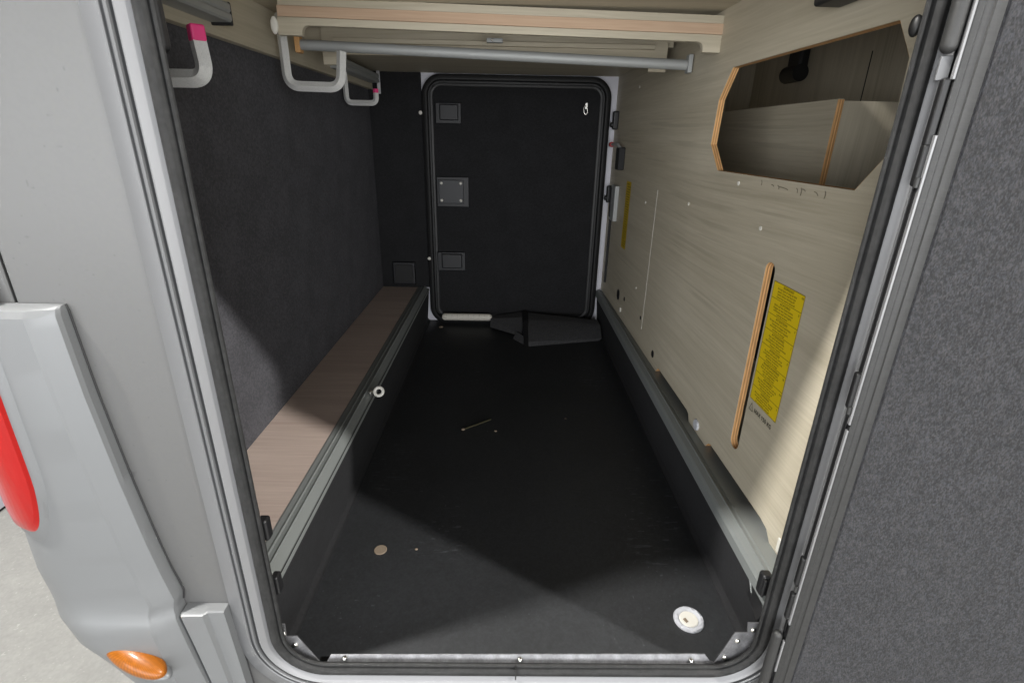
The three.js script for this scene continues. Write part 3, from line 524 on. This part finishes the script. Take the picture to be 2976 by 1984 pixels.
{
  const h = new THREE.Group(); h.name = 'hinge'; door.add(h);
  for (const [y0, y1] of [[1.517, 1.72], [0.36, 0.592]]) part('tube_cover', new THREE.CapsuleGeometry(0.0088, y1 - y0 - 0.017, 6, 18).translate(-0.0125, (y0 + y1) / 2, -0.0085), M.doorProfile, h);
  part('hinge_strip', box(-0.0022, -0.0008, 0.592, 1.49, -0.018, -0.010, 0.0005), M.blackSatin, h);
  for (const [y, l] of [[1.455, 0.075], [1.395, 0.05], [1.082, 0.058], [0.735, 0.06], [0.655, 0.06]]) part('knuckle', new RoundedBoxGeometry(0.0095, l, 0.012, 3, 0.003).translate(-0.0045, y, -0.011), M.blackSatin, h);
  for (const y of [1.375, 1.052, 0.70]) part('pin', new THREE.CylinderGeometry(0.0034, 0.0034, 0.012, 12).translate(-0.0055, y, -0.005), M.doorProfile, h);
  part('hinge_plate', new RoundedBoxGeometry(0.013, 0.026, 0.004, 2, 0.001).translate(-0.0085, 1.503, -0.015), M.frameAlu, h);
}

// ------------------------------------------------------------------ far garage door (closed)
{
  const path = roundRect(-0.425, 0.425, 0.455, 1.652, 0.055, 14);
  const d = thing('garage_door', 'closed black felt garage door at the far end with rounded corners', 'door', [-0.001, 0, 0]);
  part('frame', sweep(path, [[-0.012, -2.112], [-0.012, -2.098], [-0.009, -2.094], [0.0, -2.092], [0.003, -2.094], [0.004, -2.102], [0.012, -2.102], [0.014, -2.086], [0.018, -2.082], [0.036, -2.082], [0.042, -2.086], [0.044, -2.12]], true, 0.6), M.blackSatin, d);
  part('inner_trim', sweep(path, [[-0.0135, -2.098], [-0.0115, -2.0935], [-0.0098, -2.0932]], true, 0.4), M.blackMatt, d);
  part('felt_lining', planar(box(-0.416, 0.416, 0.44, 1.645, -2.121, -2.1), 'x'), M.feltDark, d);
  const LB = 'black fittings on the far door';
  const lock = (x0, x1, y0, y1, label) => { const o = thing('lock_box', label, 'lock box', [(x0 + x1) / 2, (y0 + y1) / 2, -2.09], 0, LB); const w = x1 - x0, h = y1 - y0;
    part('base', new RoundedBoxGeometry(w, h, 0.018, 3, 0.004), M.doorProfileDark, o); part('cover', new RoundedBoxGeometry(w * 0.72, h * 0.76, 0.03, 3, 0.006).translate(0.004, 0.004, 0.01), M.doorProfileDark, o); };
  M.doorProfileDark = std({ color: C(0.012, 0.0125, 0.0155), roughness: 0.5 });
  lock(-0.403, -0.275, 1.471, 1.567, 'top black lock box on the left edge of the far door');
  lock(-0.418, -0.265, 0.723, 0.826, 'bottom black lock box on the left edge of the far door');
  const pl = thing('handle_plate', 'square dark plate with four bright screws in the middle of the far door edge', 'plate', [-0.325, 1.142, -2.09], 0, LB);
  part('surround', new RoundedBoxGeometry(0.168, 0.152, 0.016, 3, 0.004), M.doorProfileDark, pl);
  part('plate', new RoundedBoxGeometry(0.128, 0.118, 0.014, 3, 0.003).translate(-0.008, 0.002, 0.010), M.plateGrey = std({ color: C(0.028, 0.029, 0.034), roughness: 0.5 }), pl);
  for (const sx of [-1, 1]) for (const sy of [-1, 1]) part('screw', new THREE.SphereGeometry(0.0078, 12, 8).translate(-0.008 + sx * 0.05, 0.002 + sy * 0.043, 0.017), M.whiteCap, pl);
  const r = thing('door_ring', 'small bright metal ring at the upper right of the far door', 'ring', [0.342, 1.545, -2.088]);
  part('ring', new THREE.TorusGeometry(0.017, 0.0045, 10, 26).scale(0.55, 1.1, 1).rotateZ(0.15), M.chrome, r);
  part('ring_base', new RoundedBoxGeometry(0.014, 0.03, 0.014, 2, 0.003).translate(0.004, 0.02, -0.004), M.chrome, r);
  const lp = thing('socket_box', 'black latch box low on the felt wall left of the far door', 'box', [-0.606, 0.704, -2.098]);
  part('housing', new RoundedBoxGeometry(0.122, 0.122, 0.03, 3, 0.006), M.doorProfileDark, lp);
  part('lid', new RoundedBoxGeometry(0.096, 0.096, 0.012, 3, 0.004).translate(0, 0, 0.016), M.blackMatt, lp);
  const sc = 'bright screws on the left post of the far door';
  for (const [x, y, l] of [[-0.476, 1.519, 'bright screw at the top of the far door post'], [-0.462, 0.79, 'screw low on the far door post above the latch box']]) one('post_screw', new THREE.SphereGeometry(0.0095, 14, 10).scale(1, 1, 0.6).translate(x, y, -2.079), M.whiteCap, l, 'screw', sc);
  for (const [y, l] of [[1.50, 'black latch stud on the wood wall near the top right of the far door'], [1.15, 'black latch stud on the wood wall at the middle of the far door']]) { const o = thing('latch_stud', l, 'stud', wallPos(y, -2.05), WA, 'black studs beside the far door'); part('stud', new RoundedBoxGeometry(0.03, 0.085, 0.03, 3, 0.008).translate(-0.013, 0, 0), M.black, o); part('stud_cap', disc(0.012, 0.012, 16, 0.003).rotateZ(Math.PI / 2).translate(-0.026, -0.02, 0), M.black, o); }
}
// small fittings at the far end of the wood wall
{
  const o = thing('gas_valve', 'small grey valve with a red tip at the far end of the wood wall', 'valve', wallPos(1.33, -1.86), WA);
  part('valve_body', new RoundedBoxGeometry(0.03, 0.10, 0.07, 3, 0.006).translate(-0.016, 0, 0), M.blackMatt, o);
  part('valve_pipe', tube([[-0.02, 0.045, 0.02], [-0.028, 0.062, -0.03], [-0.03, 0.06, -0.14]], 0.007, 24, 10), M.galvanised, o);
  part('valve_tip', new THREE.CylinderGeometry(0.012, 0.012, 0.03, 14).rotateX(Math.PI / 2).translate(-0.03, 0.06, -0.155), std({ color: C(0.35, 0.02, 0.02), roughness: 0.5 }), o);
  const b = thing('shut_off_box', 'dark grey metal bracket low beside the far white strip', 'bracket', wallPos(1.12, -1.92), WA);
  part('plate', new RoundedBoxGeometry(0.022, 0.17, 0.09, 3, 0.004).translate(-0.012, 0, 0), M.galvanised, b);
  part('slot', new RoundedBoxGeometry(0.008, 0.14, 0.03, 2, 0.002).translate(-0.023, 0, -0.03), M.black, b);
  part('rod', new THREE.CylinderGeometry(0.006, 0.006, 0.34, 12).translate(-0.012, -0.25, -0.06), M.blackMatt, b);
}

// ------------------------------------------------------------------ loose things on the floor
{
  const o = thing('floor_lamp_cap', 'round translucent whitish cap on the floor at the front right', 'cap', [0.381, 0.4205, -0.131], 0.4);
  part('rim', soft(new THREE.LatheGeometry([[0.033, 0], [0.0335, 0.003], [0.031, 0.0065], [0.026, 0.0072], [0.022, 0.004], [0.021, 0.0025], [0.0, 0.0022]].map((p) => new THREE.Vector2(...p)), 40), 0.9), M.clear, o);
  part('core', disc(0.0205, 0.0046, 30, 0.0015).translate(0, 0.0004, 0), M.whiteCap, o);
  part('core_notch', new RoundedBoxGeometry(0.007, 0.003, 0.011, 2, 0.001).translate(-0.010, 0.0052, 0.001), M.tan, o);
  one('floor_plug', disc(0.0165, 0.0022, 28, 0.001).translate(-0.354, 0.4203, -0.332), M.tan, 'round tan plug disc on the black floor at the left', 'plug');
  const t = thing('dry_stalk', 'thin dry plant stalk with a pale crumb lying on the floor', 'stalk', [-0.14, 0.4225, -0.95]);
  part('stem', tube([[-0.045, 0.002, 0.03], [0.0, 0.004, 0.0], [0.05, 0.003, -0.04]], 0.0028, 20, 8), std({ color: C(0.045, 0.04, 0.018), roughness: 0.9 }), t);
  part('crumb', new THREE.IcosahedronGeometry(0.007, 1).scale(1, 0.6, 0.9).translate(-0.048, 0.003, 0.033), M.tan, t);
  for (const [x, z, r, l] of [[-0.07, -0.915, 0.005, 'tiny pale crumb right of the dry stalk'], [0.195, -1.01, 0.0035, 'tiny pale speck on the right half of the floor'], [-0.262, -0.335, 0.0038, 'tiny pale speck right of the tan plug disc'], [-0.40, -2.0, 0.011, 'small pale chip in front of the white handle']]) one('crumb', new THREE.IcosahedronGeometry(r, 1).scale(1.2, 0.5, 0.9).translate(x, 0.4215, z), M.tan, l, 'crumb', 'crumbs on the black floor');
}
{
  const o = thing('hand_tool', 'white handled tool in a dark grey two part cover before the far door', 'tool', [0, 0.42, 0]);
  part('handle', new THREE.CapsuleGeometry(0.0195, 0.245, 6, 20).rotateZ(Math.PI / 2).translate(-0.258, 0.047, -2.045), M.whiteWood, o);
  const hull = (pts) => planarKeep(soft(new ConvexGeometry(pts.map((p) => new THREE.Vector3(...p))), 0.25));
  part('cover_front', hull([[-0.125, 0.02, -2.09], [-0.125, 0.045, -2.07], [-0.125, 0.045, -2.03], [-0.125, 0.012, -1.98], [-0.125, 0.0, -2.09], [0.05, 0.074, -2.07], [0.057, 0.072, -1.98], [0.05, 0.012, -1.84], [0.05, 0.0, -2.09]]), M.cloth, o);
  part('cover_lip', hull([[0.0, 0.0, -1.84], [0.055, 0.0, -1.76], [0.055, 0.03, -1.80], [0.02, 0.03, -1.87], [0.055, 0.0, -1.9]]), M.cloth, o);
  part('strap', hull([[0.052, 0.078, -2.08], [0.084, 0.08, -2.08], [0.084, 0.076, -1.92], [0.052, 0.07, -1.92], [0.055, 0.0, -1.75], [0.082, 0.0, -1.74], [0.06, 0.0, -2.08]]), M.black, o);
  part('cover_blade', hull([[0.080, 0.078, -2.05], [0.080, 0.076, -1.93], [0.080, 0.0, -1.735], [0.080, 0.02, -1.75], [0.47, 0.060, -1.99], [0.475, 0.055, -1.92], [0.472, 0.012, -1.83], [0.46, 0.0, -1.83], [0.47, 0.0, -2.0], [0.08, 0.0, -2.05]]), M.cloth, o);
}
renderer.render(scene, camera);
